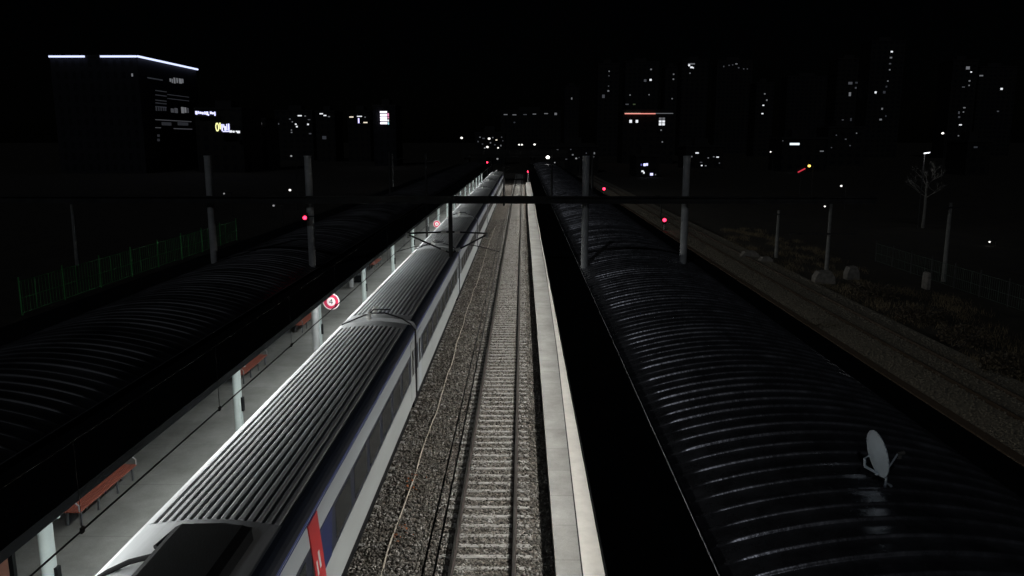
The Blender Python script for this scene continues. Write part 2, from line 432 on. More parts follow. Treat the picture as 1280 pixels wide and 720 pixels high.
# ------------------------------------------------------------------ train
TC, W, L = -5.20, 1.37, 20.1
RIB0, RIBN, PITCHR = 1.15, 15, .1527
def crown(x): return 3.585 + .115*(1 - (x/RIB0)**2)
def roof_profile(ribs):
    pr = [(W+.004, 3.36), (W-.03, 3.42), (1.29, 3.49), (1.23, 3.545), (RIB0, 3.585)]
    if ribs:
        x = RIB0
        for k in range(RIBN):
            a = RIB0 - k*PITCHR
            for dx, dz in ((.004, -.045), (.034, -.045), (.040, .0), (.062, .014), (.118, .014), (.141, .0)):
                xx = a - dx; pr.append((xx, crown(xx)+dz))
    else:
        for k in range(1, 13): xx = RIB0 - k*2*RIB0/13; pr.append((xx, crown(xx)))
    pr += [(-RIB0, 3.585), (-1.23, 3.545), (-1.29, 3.49), (-W+.03, 3.42), (-W-.004, 3.36)]
    return pr

def make_carriage(front=False):
    b = MB()   # body shell
    b.prism([(-W,.95),(W,.95),(W,3.362),(W-.06,3.40),(-W+.06,3.40),(-W,3.362)], .28, L-.28)
    car = b.build('carriage', M_BODY)
    r = MB()
    rs = 4.7 if front else 1.0
    def sect(pr, y0, y1):
        pr = pr + [(-1.1, 3.38), (1.1, 3.38)]
        r.prism(pr, y0, y1)
    sect(roof_profile(True), rs, L-1.0)
    sect(roof_profile(False), .28, rs-.004); sect(roof_profile(False), L-.996, L-.28)
    r.build('roof', M_SILVER, car, smooth=False)
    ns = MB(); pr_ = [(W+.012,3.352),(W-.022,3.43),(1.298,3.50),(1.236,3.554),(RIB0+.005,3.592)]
    ns.prism(pr_ + [(a_-.006, b_-.008) for a_, b_ in pr_[::-1]], .3, L-.3); ns.build('shaded_roof_edge', M_EDGESHADE, car)  # thin strip painting shade on the right shoulder only
    for s in (-1, 1):
        lo = MB(); x = s*W
        lo.box(min(x, x+s*.006), max(x, x+s*.006), .30, L-.30, .92, 1.80); lo.build('lower_panel', M_LOWER, car)
        st = MB(); st.box(min(x, x+s*.010), max(x, x+s*.010), 0.30, L-.30, 3.295, 3.35); st.build('blue_stripe', M_BLUE, car)
        st = MB(); st.box(min(x, x+s*.012), max(x, x+s*.012), .30, L-.30, 3.245, 3.262); st.build('blue_stripe', M_BLUE, car)
        nb = MB(); nb.box(min(x, x+s*.008), max(x, x+s*.008), .30, L-.30, 1.81, 2.74); nb.build('window_band', M_NAVY, car)
        for k in range(9):
            ya = 1.85 + k*1.86
            w_ = MB(); w_.box(min(x+s*.002, x+s*.014), max(x+s*.002, x+s*.014), ya, ya+1.45, 1.92, 2.66); w_.build('window', M_GLASS, car)
        for yd in (.55, L-1.35):
            d = MB(); d.box(min(x+s*.002, x+s*.018), max(x+s*.002, x+s*.018), yd, yd+.8, 1.0, 3.1); 
            d.build('door', M_BODY if not front else M_LOWER, car)
            w_ = MB(); w_.box(min(x+s*.004, x+s*.022), max(x+s*.004, x+s*.022), yd-.01+.2, yd+.61, 1.9, 2.8); w_.build('window', M_GLASS, car)
    uf = MB(); uf.box(-1.2, 1.2, .5, L-.5, .25, .948)
    for yb in (3.0, L-3.0):
        for dy in (-1.2, 1.2):
            for s in (-.75, .75): uf.disc((s, yb+dy, .43), (1,0,0), .43, .12, 20)
    uf.build('underframe', M_DARK, car)
    gw = MB(); gw.box(-1.05, 1.05, L-.28, L+.28, .9, 3.3)
    for k in range(5): gw.box(-1.1, 1.1, L-.25+k*.115, L-.19+k*.115, .88, 3.36)
    gw.build('gangway_bellows', M_RUBBER, car)
    # roof cable with porcelain insulators over the joint
    cb = MB(); cb.tube([(-1.15,L-.55,3.62),(-.6,L-.55,3.86),(-.2,L-.35,4.0),(.3,L-.1,3.96),(.9,L-.05,3.75),(1.2,L-.05,3.55),(1.345,L-.05,3.35)], .028, 6)
    cb.tube([(1.35,L-.02,3.35),(1.37,L-.02,2.7),(1.37,L-.02,1.7),(1.36,L-.02,1.0)], .045, 6)
    cb.tube([(-.2,L-.35,4.0),(-.15,L+.35,4.0),(.4,L+.5,3.95)], .022, 6)
    cb.build('roof_cable', M_RUBBER, car, smooth=True)
    for (x, y) in ((-.22, L-.36), (-.18, L+.55)):
        i = MB(); i.tube([(x,y,3.74),(x,y,4.06)], .045, 8)
        for k in range(4): i.disc((x,y,3.80+k*.065), (0,0,1), .095, .03, 12)
        i.build('insulator', M_PORC, car, smooth=True)
    return car

train = thing('passenger_train', 'long white and grey passenger train with ribbed silver roof and blue stripes', 'train', (TC, 0, 0))
YJ = 27.95
front = make_carriage(True); front.parent = train; front.location = (0, YJ-L, 0)
tag(front, 'nearest carriage with a red slash on its side and a dark roof unit')
au = MB()
au.prism([(-.42,3.72),(.86,3.64),(.84,3.84),(.7,3.90),(-.28,3.92),(-.4,3.86)], .9, 4.1)
for k in range(7): au.box(-.5+k*.18, -.40+k*.18, 1.1, 2.2, 3.90, 3.925)
au.build('roof_air_unit', M_DARK, front)
h = MB(); h.tube([(-1.30,2.9,3.44),(-1.22,3.0,3.52),(-1.0,3.1,3.64),(-.75,3.25,3.72),(-.38,3.3,3.80)], .045, 8); h.tube([(-.55,3.7,3.72),(-.46,4.2,3.74),(-.2,4.36,3.75),(.3,4.38,3.75),(.75,4.34,3.70)], .04, 8)
h.build('roof_hose', M_RUBBER, front, smooth=True)
rs = MB(); y_r = 13.55 - (YJ-L)
x = W + .026
def slab(m, pts, x0, x1):
    n = len(pts)
    m.add([(x0,a,b) for a,b in pts]+[(x1,a,b) for a,b in pts], [tuple(range(n-1,-1,-1)), tuple(range(n,2*n))]+[(i,(i+1)%n,n+(i+1)%n,n+i) for i in range(n)])
slab(rs, [(y_r+.28,3.24),(y_r-.34,3.24),(y_r-.02,2.2),(y_r+.3,1.0),(y_r+.92,1.0),(y_r+.6,2.2)], W+.004, x)
rs.build('red_slash', M_RED, front)
bp_ = MB(); slab(bp_, [(y_r+1.45,2.742),(y_r+.40,2.742),(y_r+.72,1.808),(y_r+1.25,1.808)], W+.004, W+.02); bp_.build('blue_panel', mat('deep_blue_paint', (.02,.034,.13), .4), front)
mk = MB()
slab(mk, [(y_r+.30,2.45),(y_r+.20,2.45),(y_r+.32,2.05),(y_r+.42,2.05)], x-.002, x+.004)
slab(mk, [(y_r+.14,2.32),(y_r+.06,2.32),(y_r+.16,1.98),(y_r+.24,1.98)], x-.002, x+.004)
mk.build('white_mark', M_WHITE, front)
mid = make_carriage(False)
for k in range(7):
    c = mid if k == 0 else copy_tree(mid)
    c.parent = train; c.location = (0, YJ + k*L, 0)

# ------------------------------------------------------------------ canopies
CZ = 4.6
def canopy(name, label, xi, xo, a0, a1, cols, colx, side):
    """xi: track side edge, xo: far edge, a0..a1: arched ribbed part"""
    t = thing(name, label, 'canopy', (0,0,0))
    d = MB(); lo, hi = min(xi,xo), max(xi,xo)
    d.box(lo, hi, Y0, Y1, CZ-.17, CZ); d.build('gutter_deck', M_DECK, t)
    # corrugated arched sheet
    p = .45; nx = 28; ph0 = np.array(list(np.linspace(0, .17, 11)) + [.3, .65]); npp = len(ph0)
    nr = int((Y1-Y0)/p)
    off = rng.normal(0, .006, nr); k_per = rng.uniform(.75, 1.2, nr)
    ys = (Y0 + (np.arange(nr)[:,None] + ph0[None,:])*p + off[:,None]).reshape(-1)
    wv = (np.where(ph0 < .1701, np.sin(ph0/.17*np.pi)**.9, 0).clip(0)[None,:]*.05*k_per[:,None]).reshape(-1)
    wv = np.nan_to_num(wv); ny = len(ys)-1
    xs = np.linspace(a0, a1, nx+1); u = (xs-a0)/(a1-a0)
    arch = .10 + .44*(1-(2*u-1)**2)
    X, Yg = np.meshgrid(xs, ys); Z = CZ + arch[None,:] + wv[:,None]*np.clip(np.minimum(u, 1-u)/.07, 0, 1)[None,:]
    V = np.stack([X, Yg, Z], 2).reshape(-1,3)
    i, j = np.meshgrid(np.arange(ny), np.arange(nx), indexing='ij'); b = (i*(nx+1)+j).reshape(-1)
    order = (b, b+1, b+nx+2, b+nx+1) if a1 > a0 else (b, b+nx+1, b+nx+2, b+1)
    Fq = np.stack(order, 1)
    me = bpy.data.meshes.new('ribbed_roof_sheet')
    me.vertices.add(len(V)); me.vertices.foreach_set('co', V.reshape(-1))
    me.loops.add(len(Fq)*4); me.loops.foreach_set('vertex_index', Fq.reshape(-1))
    me.polygons.add(len(Fq)); me.polygons.foreach_set('loop_start', np.arange(len(Fq))*4)
    me.polygons.foreach_set('use_smooth', np.ones(len(Fq), bool))
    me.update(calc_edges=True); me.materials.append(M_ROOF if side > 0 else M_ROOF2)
    o = bpy.data.objects.new('ribbed_roof_sheet', me); COL.objects.link(o); o.parent = t
    for a in (a0, a1):
        m = MB(); m.box(a-.012, a+.012, Y0, Y1, CZ, CZ+.115); m.build('roof_flashing', M_DECK, t)
    m = MB(); m.tube([(a0 - (a1-a0)/abs(a1-a0)*.03, Y0, CZ+.125), (a0 - (a1-a0)/abs(a1-a0)*.03, Y1, CZ+.125)], .012, 6); m.build('edge_trim', M_TRIM, t)
    base = None
    for k in range(cols[1]):
        y = cols[0] + cols[2]*k
        if base is None:
            c = MB(); c.tube([(0,0,.49),(0,0,4.43)], .135, 20); c.disc((0,0,.51),(0,0,1),.22,.04,20)
            base = c.build('column', M_COLUMN, t, smooth=True, loc=(colx,y,0))
            j = MB(); j.box(.10,.19,-.06,.06,1.55,2.0); j.build('junction_box', M_DARK, base)
            bx = MB(); bx.box(.08,.30,-.03,.03,3.0,3.12); bx.build('bracket', M_COLUMN, base)
        else:
            q = copy_tree(base, t); q.location = (colx, y, 0)
    m = MB()
    for k in range(cols[1]):
        y = cols[0]+cols[2]*k; m.box(lo+.2, hi-.2, y-.08, y+.08, CZ-.32, CZ-.171)
    m.build('cross_beam', M_COLUMN, t)
    return t
COLY, COLD, COLN = 13.95, 10.28, 17
canopy('platform_canopy', 'dark ribbed canopy over the lit platform left of the train', -6.97, -15.3, -8.66, -13.6, (COLY, COLN, COLD), -9.02, -1)
canopy('platform_canopy', 'dark arched ribbed canopy carrying the satellite dish', 1.09, 8.45, 2.47, 7.55, (COLY+4, COLN, COLD), 4.9, 1)

# ------------------------------------------------------------------ lamps under the canopies
def lamp_row(x, z, w, col, y_first, step, n, length=6.0, tilt=0, spread=180):
    for k in range(n):
        l = bpy.data.lights.new('platform_fluorescent', 'AREA'); l.shape = 'RECTANGLE'
        l.size = .16; l.size_y = length; l.energy = w; l.color = col; l.spread = R(spread)
        o = bpy.data.objects.new('platform_fluorescent', l); COL.objects.link(o)
        o.location = (x, y_first + step*k, z); o.rotation_euler = (0, tilt, 0)
lamp_row(-7.9, 4.20, 335, (.97, 1, .985), COLY-5.1, COLD, 18, 8.5, R(-24), 167)
lamp_row(2.0, 3.45, 215, (1, .975, .93), COLY-5.1, COLD, 18, 10.2, R(45), 116)
lamp_row(7.5, 4.26, 55, (1, .93, .78), COLY-5.1, COLD, 16, 7, R(-30), 124)

# ------------------------------------------------------------------ benches, bins, signs on the left platform
def make_bench(ln=3.0):
    t = thing('platform_bench', None, 'bench', group='orange benches along the lit platform')
    s = MB()
    for k in range(5): s.box(-.22+k*.09, -.15+k*.09, -ln/2, ln/2, .40, .435)
    s.build('seat', M_BENCH, t)
    b = MB()
    for k in range(3): b.box(-.315-.02*k, -.285-.02*k, -ln/2, ln/2, .53+k*.11, .61+k*.11)
    b.build('backrest', M_BENCH, t)
    for y in (-ln/2+.15, -ln/2+1.0, ln/2-1.0, ln/2-.15):
        l = MB(); l.bar((.14,y,0),(.14,y,.40),.05,.05); l.bar((-.2,y,0),(-.2,y,.40),.05,.05); l.bar((-.25,y,.382),(.2,y,.382),.04,.034)
        l.bar((-.2,y,.40),(-.37,y,.86),.035,.05); l.build('leg', M_BLEG, t)
    for y in (-ln/2+.02, ln/2-.02):
        a = MB(); a.tube([(-.2,y,.42),(-.2,y,.62),(.1,y,.66),(.2,y,.58),(.2,y,.42)], .02, 8); a.build('armrest', M_GALV, t, smooth=True)
    return t
bench0 = make_bench()
for k, (px, py) in enumerate(((117, 608), (312, 455), (381, 398), (471, 327))):
    p = atz(px, py, .92)
    o = bench0 if k == 0 else copy_tree(bench0)
    o.location = (-11.2, p.y, .49)
    o['label'] = ['orange red slatted bench nearest the camera on the lit platform', 'orange red bench behind the second platform column', 'orange red bench just left of the number four sign', 'orange red bench far down the platform past the grey bin'][k]
# salmon panel standing at the left border
p = at(3, 702, 16.6)
t = thing('notice_board', 'salmon coloured panel in a dark frame by the nearest column', 'notice board', (p.x-.25, p.y, .49))
m = MB(); m.box(-.4,.4,-.03,.03,.25,1.25); m.build('panel', M_PINK, t)
m = MB(); m.box(.403,.50,-.05,.05,0,1.32); m.box(-.50,-.403,-.05,.05,0,1.32); m.box(-.40,.40,-.045,.045,1.253,1.32); m.build('frame', M_DARK, t)
p = atz(438, 352, .9)
t = thing('litter_bin', 'slim grey bin with dark lid on the platform by a bench', 'bin', (p.x, p.y, .49))
m = MB(); m.tube([(0,0,.05),(0,0,.75)], .2, 16); m.build('bin_body', M_GALV, t, smooth=True)
m = MB(); m.tube([(0,0,.751),(0,0,.80),(0,0,.88)], .21, 16, r1=.08); m.build('lid', M_DARK, t, smooth=True)
p = atz(449, 347, .8)
t = thing('storage_box', 'low dark box on the platform beside the grey bin', 'box', (p.x, p.y, .49))
m = MB(); m.box(-.3,.3,-.3,.3,.04,.5); m.build('box_body', M_DARK, t)
m = MB(); m.box(-.32,.32,-.32,.32,.503,.56); m.build('lid', M_BLEG, t)

def stop_sign(label, c, r, post_to, name='stop_sign'):
    t = thing(name, label, 'sign', c)
    m = MB(); m.disc((0,0,0),(0,1,0),r,.02,40); m.build('sign_plate', M_SPINK, t)
    m = MB(); m.disc((0,-.012,0),(0,1,0),r*.88,.006,40); m.build('red_ring', M_SRED, t)
    m = MB(); m.disc((0,-.017,0),(0,1,0),r*.52,.006,32); m.build('white_centre', M_SPINK, t)
    n = MB(); s = r*.3; y0, y1 = -.026, -.021
    n.box(s*.12, s*.42, y0, y1, -s, s)                                         # the 4
    n.box(-s*.75, s*.118, y0, y1, -s*.45, -s*.17); n.box(s*.422, s*.72, y0, y1, -s*.45, -s*.17)
    q = [(-s*.75,-s*.168),(-s*.42,-s*.168),(s*.118,s*.62),(s*.118,s)]
    n.add([(a,y0,b) for a,b in q]+[(a,y1,b) for a,b in q], [(0,1,2,3),(7,6,5,4),(0,4,5,1),(1,5,6,2),(2,6,7,3),(3,7,4,0)])
    n.build('numeral', M_BLACK, t)
    h = MB()
    if post_to == 'canopy': h.bar((0,.03,0),(0,.03,CZ-.172-c[2]),.04,.03)
    else: h.bar((0,.03,r),(0,.03,.49-c[2]),.05,.03)
    h.build('hanger' if post_to == 'canopy' else 'post', M_GALV, t)
p = at(414, 377, 34.6); stop_sign('round red ringed number 4 sign hanging beside the third platform column', (p.x,p.y,p.z), .36, 'canopy')
p = at(546.0, 280, 73.0); stop_sign('small far round red ringed number 4 sign on a post', (p.x,p.y,p.z), .33, 'ground')

# ------------------------------------------------------------------ overhead line gantries
GY = 33.3
M_GALV2 = mat('darkened_mast_paint', (.06, .06, .06), .8, var=.3, scale=3, spec=.1)  # dimness of far masts and right fence posts put into the colour
def make_gantry(mm):
    t = thing('catenary_gantry', None, 'gantry', (0,0,0), 0, 'gantries across the tracks')
    for x in (-13.0, -8.85, 2.62, 6.75):
        m = MB(); m.tube([(x,0,CZ+.02),(x,0,9.35)], .15, 14); m.tube([(x,0,-.3),(x,0,CZ-.18)], .15, 14); m.disc((x,0,9.37),(0,0,1),.165,.05,14)
        m.build('mast', mm, t, smooth=True)
    b = MB()
    b.box(-25, 14.5, -.40, -.155, 7.72, 7.76); b.box(-25, 14.5, -.40, -.155, 7.46, 7.50); b.box(-25, 14.5, -.30, -.26, 7.501, 7.719)
    b.build('cross_beam', M_BEAM, t)
    p = MB(); p.bar((-2.97,-.28,7.459),(-2.97,-.28,5.25),.16,.16); p.build('drop_post', M_BEAM, t)
    for s, xe in ((-1, -4.75), (1, -1.45)):
        a = MB(); a.tube([(-2.97+s*.085,-.28,6.28),(xe,-.28,6.22)], .035, 8); a.tube([(-2.97+s*.085,-.28,5.42),(xe-s*.05,-.28,6.15)], .035, 8)
        xr = -5.24 if s < 0 else -.94
        a.tube([(-2.97+s*.75,-.28,5.75),(xr-s*.75,-.28,5.66),(xr,-.28,5.45)], .018, 6)
        a.build('cantilever', M_BEAM, t, smooth=True)
        for q, dv in (((-2.97+s*.28,-.28,6.275), (s,0,-.03)), ((-2.97+s*.3,-.28,5.55), (s,0,.4)), ((xe,-.28,6.12), (0,0,1))):
            i = MB(); d = Vector(dv).normalized(); 
            for k in range(5): i.disc(Vector(q)+d*(k*.045-.09), d, .075, .02, 12)
            i.tube([Vector(q)-d*.11, Vector(q)+d*.11], .045, 10)
            i.build('insulator', M_PORC, t, smooth=True)
    return t
g0 = make_gantry(M_GALV)
g0.location = (0, GY, 0); g0['label'] = 'dark beam gantry with grey masts across all the tracks'; del g0['group']
for x, y, lb in ((-13.0, 79, 'thin dim mast above the outer side of the left canopy'), (-8.85, 74, 'thin dim mast above the train side of the left canopy'), (2.62, 72, 'thin dim mast above the track side of the right canopy'), (6.75, 78, 'thin dim mast above the yard side of the right canopy')):
    q = thing('line_mast', lb, 'mast', (x, y, -.3), 0, 'thin masts beyond the gantry')
    m = MB(); m.tube([(0,0,0),(0,0,9.2)], .13, 10, r1=.10); m.build('pole', M_GALV2, q, smooth=True)
    m = MB(); m.tube([(0,0,8.4),(1.4 if x < 0 else -1.4,0,8.6)], .035, 6); m.build('bracket_arm', M_BEAM, q)
mt = thing('line_mast', 'dark mast standing between train and empty track far off', 'mast', (-2.9, 128, -.3))
m = MB(); m.tube([(0,0,0),(0,0,6.6)], .2, 10, r1=.14); m.build('pole', M_BEAM, mt, smooth=True)
m = MB(); m.tube([(0,0,6.2),(1.7,0,6.4)], .04, 6); m.tube([(0,0,5.5),(1.6,0,6.35)], .035, 6); m.build('bracket_arm', M_BEAM, mt)

def overhead(xc, label, seed, zm):
    t = thing('overhead_line', label, 'overhead wire', (xc, 0, 0))
    m = MB(); m.tube([(0,y,5.43) for y in np.linspace(1, 200, 30)], .0125, 6); m.build('contact_wire', M_WIRE, t)
    gs = [-8.0, GY-.3, 75.2, 117.7, 160, 202]
    pts = []; dr = []
    for a, b in zip(gs, gs[1:]):
        for k in range(12):
            u = k/12; pts.append((0, a+(b-a)*u, zm - .4*4*u*(1-u)*.5))
    m = MB(); m.tube(pts, .011, 6); m.build('messenger_wire', M_WIRE, t)
    y = seed
    while y < 90:
        for a, b in zip(gs, gs[1:]):
            if a <= y < b: u = (y-a)/(b-a); zt = zm-.4*4*u*(1-u)*.5
        d = MB(); d.tube([(0,y,5.45),(0,y,zt)], .0045, 5); d.box(-.012,.012,y-.035,y+.035,5.395,5.47)
        d.build('dropper', M_WIRE, t); y += 4.4
overhead(-5.24, 'black overhead wire with small clips above the passenger train', 8.8, 6.75)
overhead(-.94, 'black overhead wires running above the empty middle track', 7.1, 6.15)

# ------------------------------------------------------------------ satellite dish
bs = atz(1106, 609, CZ+.5)
t = thing('satellite_dish', 'grey satellite dish on the dark ribbed canopy roof', 'satellite dish', (bs.x, bs.y, CZ+.53))
N = Vector((.965, .05, .17)).normalized(); dc = at(1091.5, 568, (bs - CAM).dot(FW)-.12) - Vector(t.location)
q = N.to_track_quat('Z', 'Y').to_matrix()
m = MB(); vs = []; fs = []; nr, na = 7, 36
for side in (0, 1):
    for i in range(nr+1):
        rr = .34*i/nr
        for j in range(na):
            a = 2*math.pi*j/na
            vs.append(dc + q @ Vector((rr*math.cos(a)*.93, rr*math.sin(a), .62*rr*rr - .0 - side*.012)))
nn = (nr+1)*na
for i in range(nr):
    for j in range(na):
        a, b, c, d = i*na+j, i*na+(j+1)%na, (i+1)*na+(j+1)%na, (i+1)*na+j
        fs += [(a,d,c,b), (nn+a,nn+b,nn+c,nn+d)]
for j in range(na): fs.append((nr*na+j, nn+nr*na+j, nn+nr*na+(j+1)%na, nr*na+(j+1)%na))
m.add(vs, fs); m.build('reflector', M_DISH, t, smooth=True)
m = MB(); low = dc + q @ Vector((0,-.30,.05)) ; fp = dc + N*.36 + Vector((0,0,-.06))
lowp = dc + Vector((.05,-.02,-.30)); m.tube([lowp, lowp+N*.15+Vector((0,0,.02)), fp], .013, 8); m.build('feed_arm', M_DISH, t, smooth=True)
m = MB(); m.tube([fp, fp+N*.05, fp+N*.1], .028, 10); m.box(fp.x+.0, fp.x+.05, fp.y-.02, fp.y+.03, fp.z-.07, fp.z-.005); m.build('feed_horn', M_BLOCK, t, smooth=True)
m = MB(); bk = dc - N*.05
m.tube([bk, bk-N*.07+Vector((0,0,-.04)), bk-N*.06+Vector((0,0,-.16)), Vector((0,-.02,.12)), Vector((0,0,0))], .02, 8); m.disc((0,0,-.01),(0,0,1),.1,.03,16); m.build('mount_pipe', M_DISH, t, smooth=True)

# ------------------------------------------------------------------ railway signals
def signal(label, p, base_z, name='railway_signal', r=.11):
    t = thing(name, label, 'signal', (p.x, p.y, base_z))
    h = p.z - base_z
    m = MB(); m.tube([(0,.1,0),(0,.1,h+.1)], .05, 10); m.box(-.18,.18,-.05,.25,0,.12); m.build('post', M_GALV, t, smooth=True)
    m = MB(); m.box(-.2,.2,-.06,.09,h-.5,h+.28); m.build('signal_head', M_BLACK, t)
    m = MB(); m.disc((0,-.075,h),(0,1,0),r,.03,20); m.build('red_lens', G_REDL, t)
    m = MB(); m.disc((0,-.075,h-.28),(0,1,0),r*.8,.02,16); m.build('dark_lens', M_DARK, t)
    m = MB()
    for k in range(9):
        a0_, a1_ = math.pi*(k/9), math.pi*((k+1)/9)
        rr = r*1.25
        m.add([(rr*math.cos(a0_),-.06,h+rr*math.sin(a0_)),(rr*math.cos(a1_),-.06,h+rr*math.sin(a1_)),(rr*math.cos(a1_),-.24,h+rr*math.sin(a1_)),(rr*math.cos(a0_),-.24,h+rr*math.sin(a0_))],[(0,1,2,3)])
    m.build('hood', M_BLACK, t)
signal('red railway signal nearer the camera in the dim gravel yard', at(830.5, 275, 92), -.3, r=.2)
signal('red railway signal farther off beside the dim gravel yard', at(755, 236, 150), -.3, r=.25)
signal('red railway signal beside the lit platform end on the right', at(660, 214.5, 182), .5, r=.2)
signal('tiny red railway signal beyond the far end of the train canopy', at(609, 203, 196), -.3, r=.2)
p = at(381.5, 272, 33.0)
t = thing('mast_signal', 'glowing red signal lamp on a gantry mast above the left canopy', 'signal', (p.x, p.y, p.z))
m = MB(); m.box(-.11,.11,-.05,.09,-.13,.2); m.build('signal_head', M_BLACK, t)
m = MB(); m.disc((0,-.06,0),(0,1,0),.075,.03,20); m.build('red_lens', G_REDL, t)
m = MB(); m.bar((.112,.03,.05),(.36,.1,.05),.04,.04); m.build('bracket', M_BEAM, t)

# ------------------------------------------------------------------ yard on the right
def fence(label, x, y0, n, step, hgt, pm, mm):
    t = thing('mesh_fence', label, 'fence', (x, y0, -.32))
    for k in range(n+1):
        m = MB(); m.tube([(0,k*step,0),(0,k*step,hgt+.2)], .045, 8); m.ball((0,k*step,hgt+.22), .06, 8); m.build('fence_post', pm, t, smooth=True)
    for k in range(n):
        m = MB(); a, b = k*step+.05, (k+1)*step-.05
        for z in (.12, hgt*.5, hgt): m.bar((0,a,z),(0,b,z),.03,.03)
        nb = 13
        for j in range(nb): yy = a+(b-a)*(j+.5)/nb; m.bar((0,yy,.13),(0,yy,hgt),.012,.02)
        for f in (.33,.66): m.bar((0,a+(b-a)*f,.12),(0,a+(b-a)*f,hgt),.03,.03)
        m.build('mesh_panel', mm, t)
p = atz(28, 394, -.32)
fence('green mesh fence running along the dark left side', p.x, p.y, 8, 4.6, 2.05, M_FENCE, M_FENCE)
p = atz(1247, 384, -.32)
fence('green mesh fence at the far right beyond the dry bushes', p.x+.6, p.y-9.6, 9, 3.2, 1.6, M_GALV2, M_FENCE2)

M_GALV3 = mat('dim_pole_concrete', (.20, .20, .19), .8, var=.3, scale=3, spec=.1)
def utility_pole(label, px, ptop, pbase, bar=None):
    b = atz(px, pbase, -.32); d = (b-CAM).dot(FW); top = at(px, ptop, d)
    t = thing('utility_pole', label, 'pole', (b.x, b.y, -.32)); h = top.z+.32
    m = MB(); m.tube([(0,0,0),(0,0,h)], .17, 12, r1=.12); m.build('pole_shaft', M_GALV3, t, smooth=True)
    if bar:
        z = at(px, bar, d).z+.32; m = MB(); m.box(-3.2, 2.2, -.2, -.13, z-.06, z+.06); m.build('crossarm', M_BEAM, t)
    else:
        m = MB(); m.box(-.6,.6,-.15,-.09,h-.4,h-.28); m.build('crossarm', M_BEAM, t)
utility_pole('tall grey pole with a long crossarm behind the concrete blocks', 1033, 252, 338, 291)
utility_pole('thin dim pole left of the tall pole with a crossarm', 970, 262, 322)
utility_pole('thin dim pole standing at the far right of the yard', 1179, 252, 352)
utility_pole('thin dim pole behind the green fence on the left', 97, 248, 332)
utility_pole('thin distant pole beyond the left canopy', 492, 192, 250)
for px, py, wx, hz, lb, nm in ((1029, 348, 1.5, .95, 'larger pale concrete block at the foot of the tall pole', 'concrete_block'), (1064, 343, .95, 1.0, 'smaller upright pale block right of the tall pole', 'concrete_block'),
                               (937, 316, 1.6, .6, 'low pale rubble lump left of the yard poles', 'rubble_lump'), (957, 322, 1.1, .5, 'small pale rubble lump beside the dim pole', 'rubble_lump'), (1157, 355, .24, 1.2, 'slim pale marker post near the right pole', 'marker_post')):
    b = atz(px, py+6, -.32); m = MB()
    pr = [(-wx/2,0),(wx/2,0),(wx/2*.92,hz*.55),(wx/2*.5,hz),(-wx/2*.62,hz*.93),(-wx/2*.97,hz*.5)]
    m.prism(pr, -.4, .4)
    tag(m.build(nm, M_BLOCK, loc=(b.x, b.y, -.32)), lb, 'marker' if nm == 'marker_post' else 'block')

def bush(label, px, py, w, h, n, seed):
    r = random.Random(seed); b = atz(px, py, -.32)
    t = thing('dry_bush', label, 'bush', (b.x, b.y, -.32), group='dry bushes in the yard')
    m = MB()
    for k in range(26):
        a, e = r.uniform(0, 6.28), r.uniform(.2, 1)
        m.tube([(r.gauss(0,w*.1), r.gauss(0,w*.1), 0), (math.cos(a)*w*.25*e, math.sin(a)*w*.25*e, h*.45), (math.cos(a)*w*.5*e, math.sin(a)*w*.5*e, h*r.uniform(.6,1))], .018, 4, r1=.005)
    m.build('stems', M_BARK, t)
    m = MB()
    for k in range(n):
        a, e = r.uniform(0, 6.28), r.random()**.6
        c = Vector((math.cos(a)*w*.5*e, math.sin(a)*w*.5*e, h*(.15+.8*r.random()*(1-.35*e))))
        d = Vector((r.uniform(-1,1), r.uniform(-1,1), r.uniform(-1,1))).normalized()*r.uniform(.05,.11); u = d.orthogonal()*.45
        m.add([c-d, c+u, c+d, c-u], [(0,1,2,3)])
    m.build('foliage', M_DRY, t)
for k, (px, py, w, h, lb) in enumerate(((1088, 372, 3.0, 1.1, 'low dry brown bush right of the concrete blocks'), (1150, 402, 2.8, 1.0, 'dry brown bush in the middle of the dark verge'), (1205, 432, 2.6, 1.2, 'dry brown bush beside the rusty siding'), (1262, 468, 2.4, 1.1, 'dry brown bush nearest the right border'))):
    bush(lb, px, py, w, h, 900, 40+k)

# ------------------------------------------------------------------ overbridge and city
GZ = -.32
br = thing('road_bridge', 'dark narrow bridge across the tracks beyond the platform end', 'bridge', (0, 206, GZ))
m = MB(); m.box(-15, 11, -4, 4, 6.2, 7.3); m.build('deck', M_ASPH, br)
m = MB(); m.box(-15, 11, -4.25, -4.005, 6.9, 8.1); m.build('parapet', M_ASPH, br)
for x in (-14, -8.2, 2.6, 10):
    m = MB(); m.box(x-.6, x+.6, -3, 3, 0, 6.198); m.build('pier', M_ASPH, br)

def building(name, label, cat, x0, x1, ytop, d, wall, depth=18, extra=None, hump=True):
    """a block seen between picture columns x0..x1 with its top at row ytop, d metres away, standing on the ground"""
    a, b = at(x0, ytop, d), at(x1, ytop, d)
    t = thing(name, label, cat, ((a.x+b.x)/2, a.y, GZ)); t['_d'] = d
    w, h = b.x-a.x, a.z-GZ
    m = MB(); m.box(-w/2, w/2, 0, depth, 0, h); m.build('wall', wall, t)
    m = MB(); m.box(-w/2-.25, w/2+.25, -.25, depth+.25, h+.002, h+.7)
    if hump: m.box(-w*.2, w*.15, depth*.3, depth*.7, h+.7, h+3.2)
    m.build('roof', M_ROOFB, t)
    return t
def lit(t, px, py, w, h, m=None, name='window', off=.06):
    d = t['_d']; p = at(px, py, d); s = d/F_PX
    loc = Vector(t.location); x, z = p.x-loc.x, p.z-loc.z
    y = 0
    k = MB(); k.box(x-w*s/2, x+w*s/2, -off, off, z-h*s/2, z+h*s/2)
    return k.build(name, m or G_WIN, t)

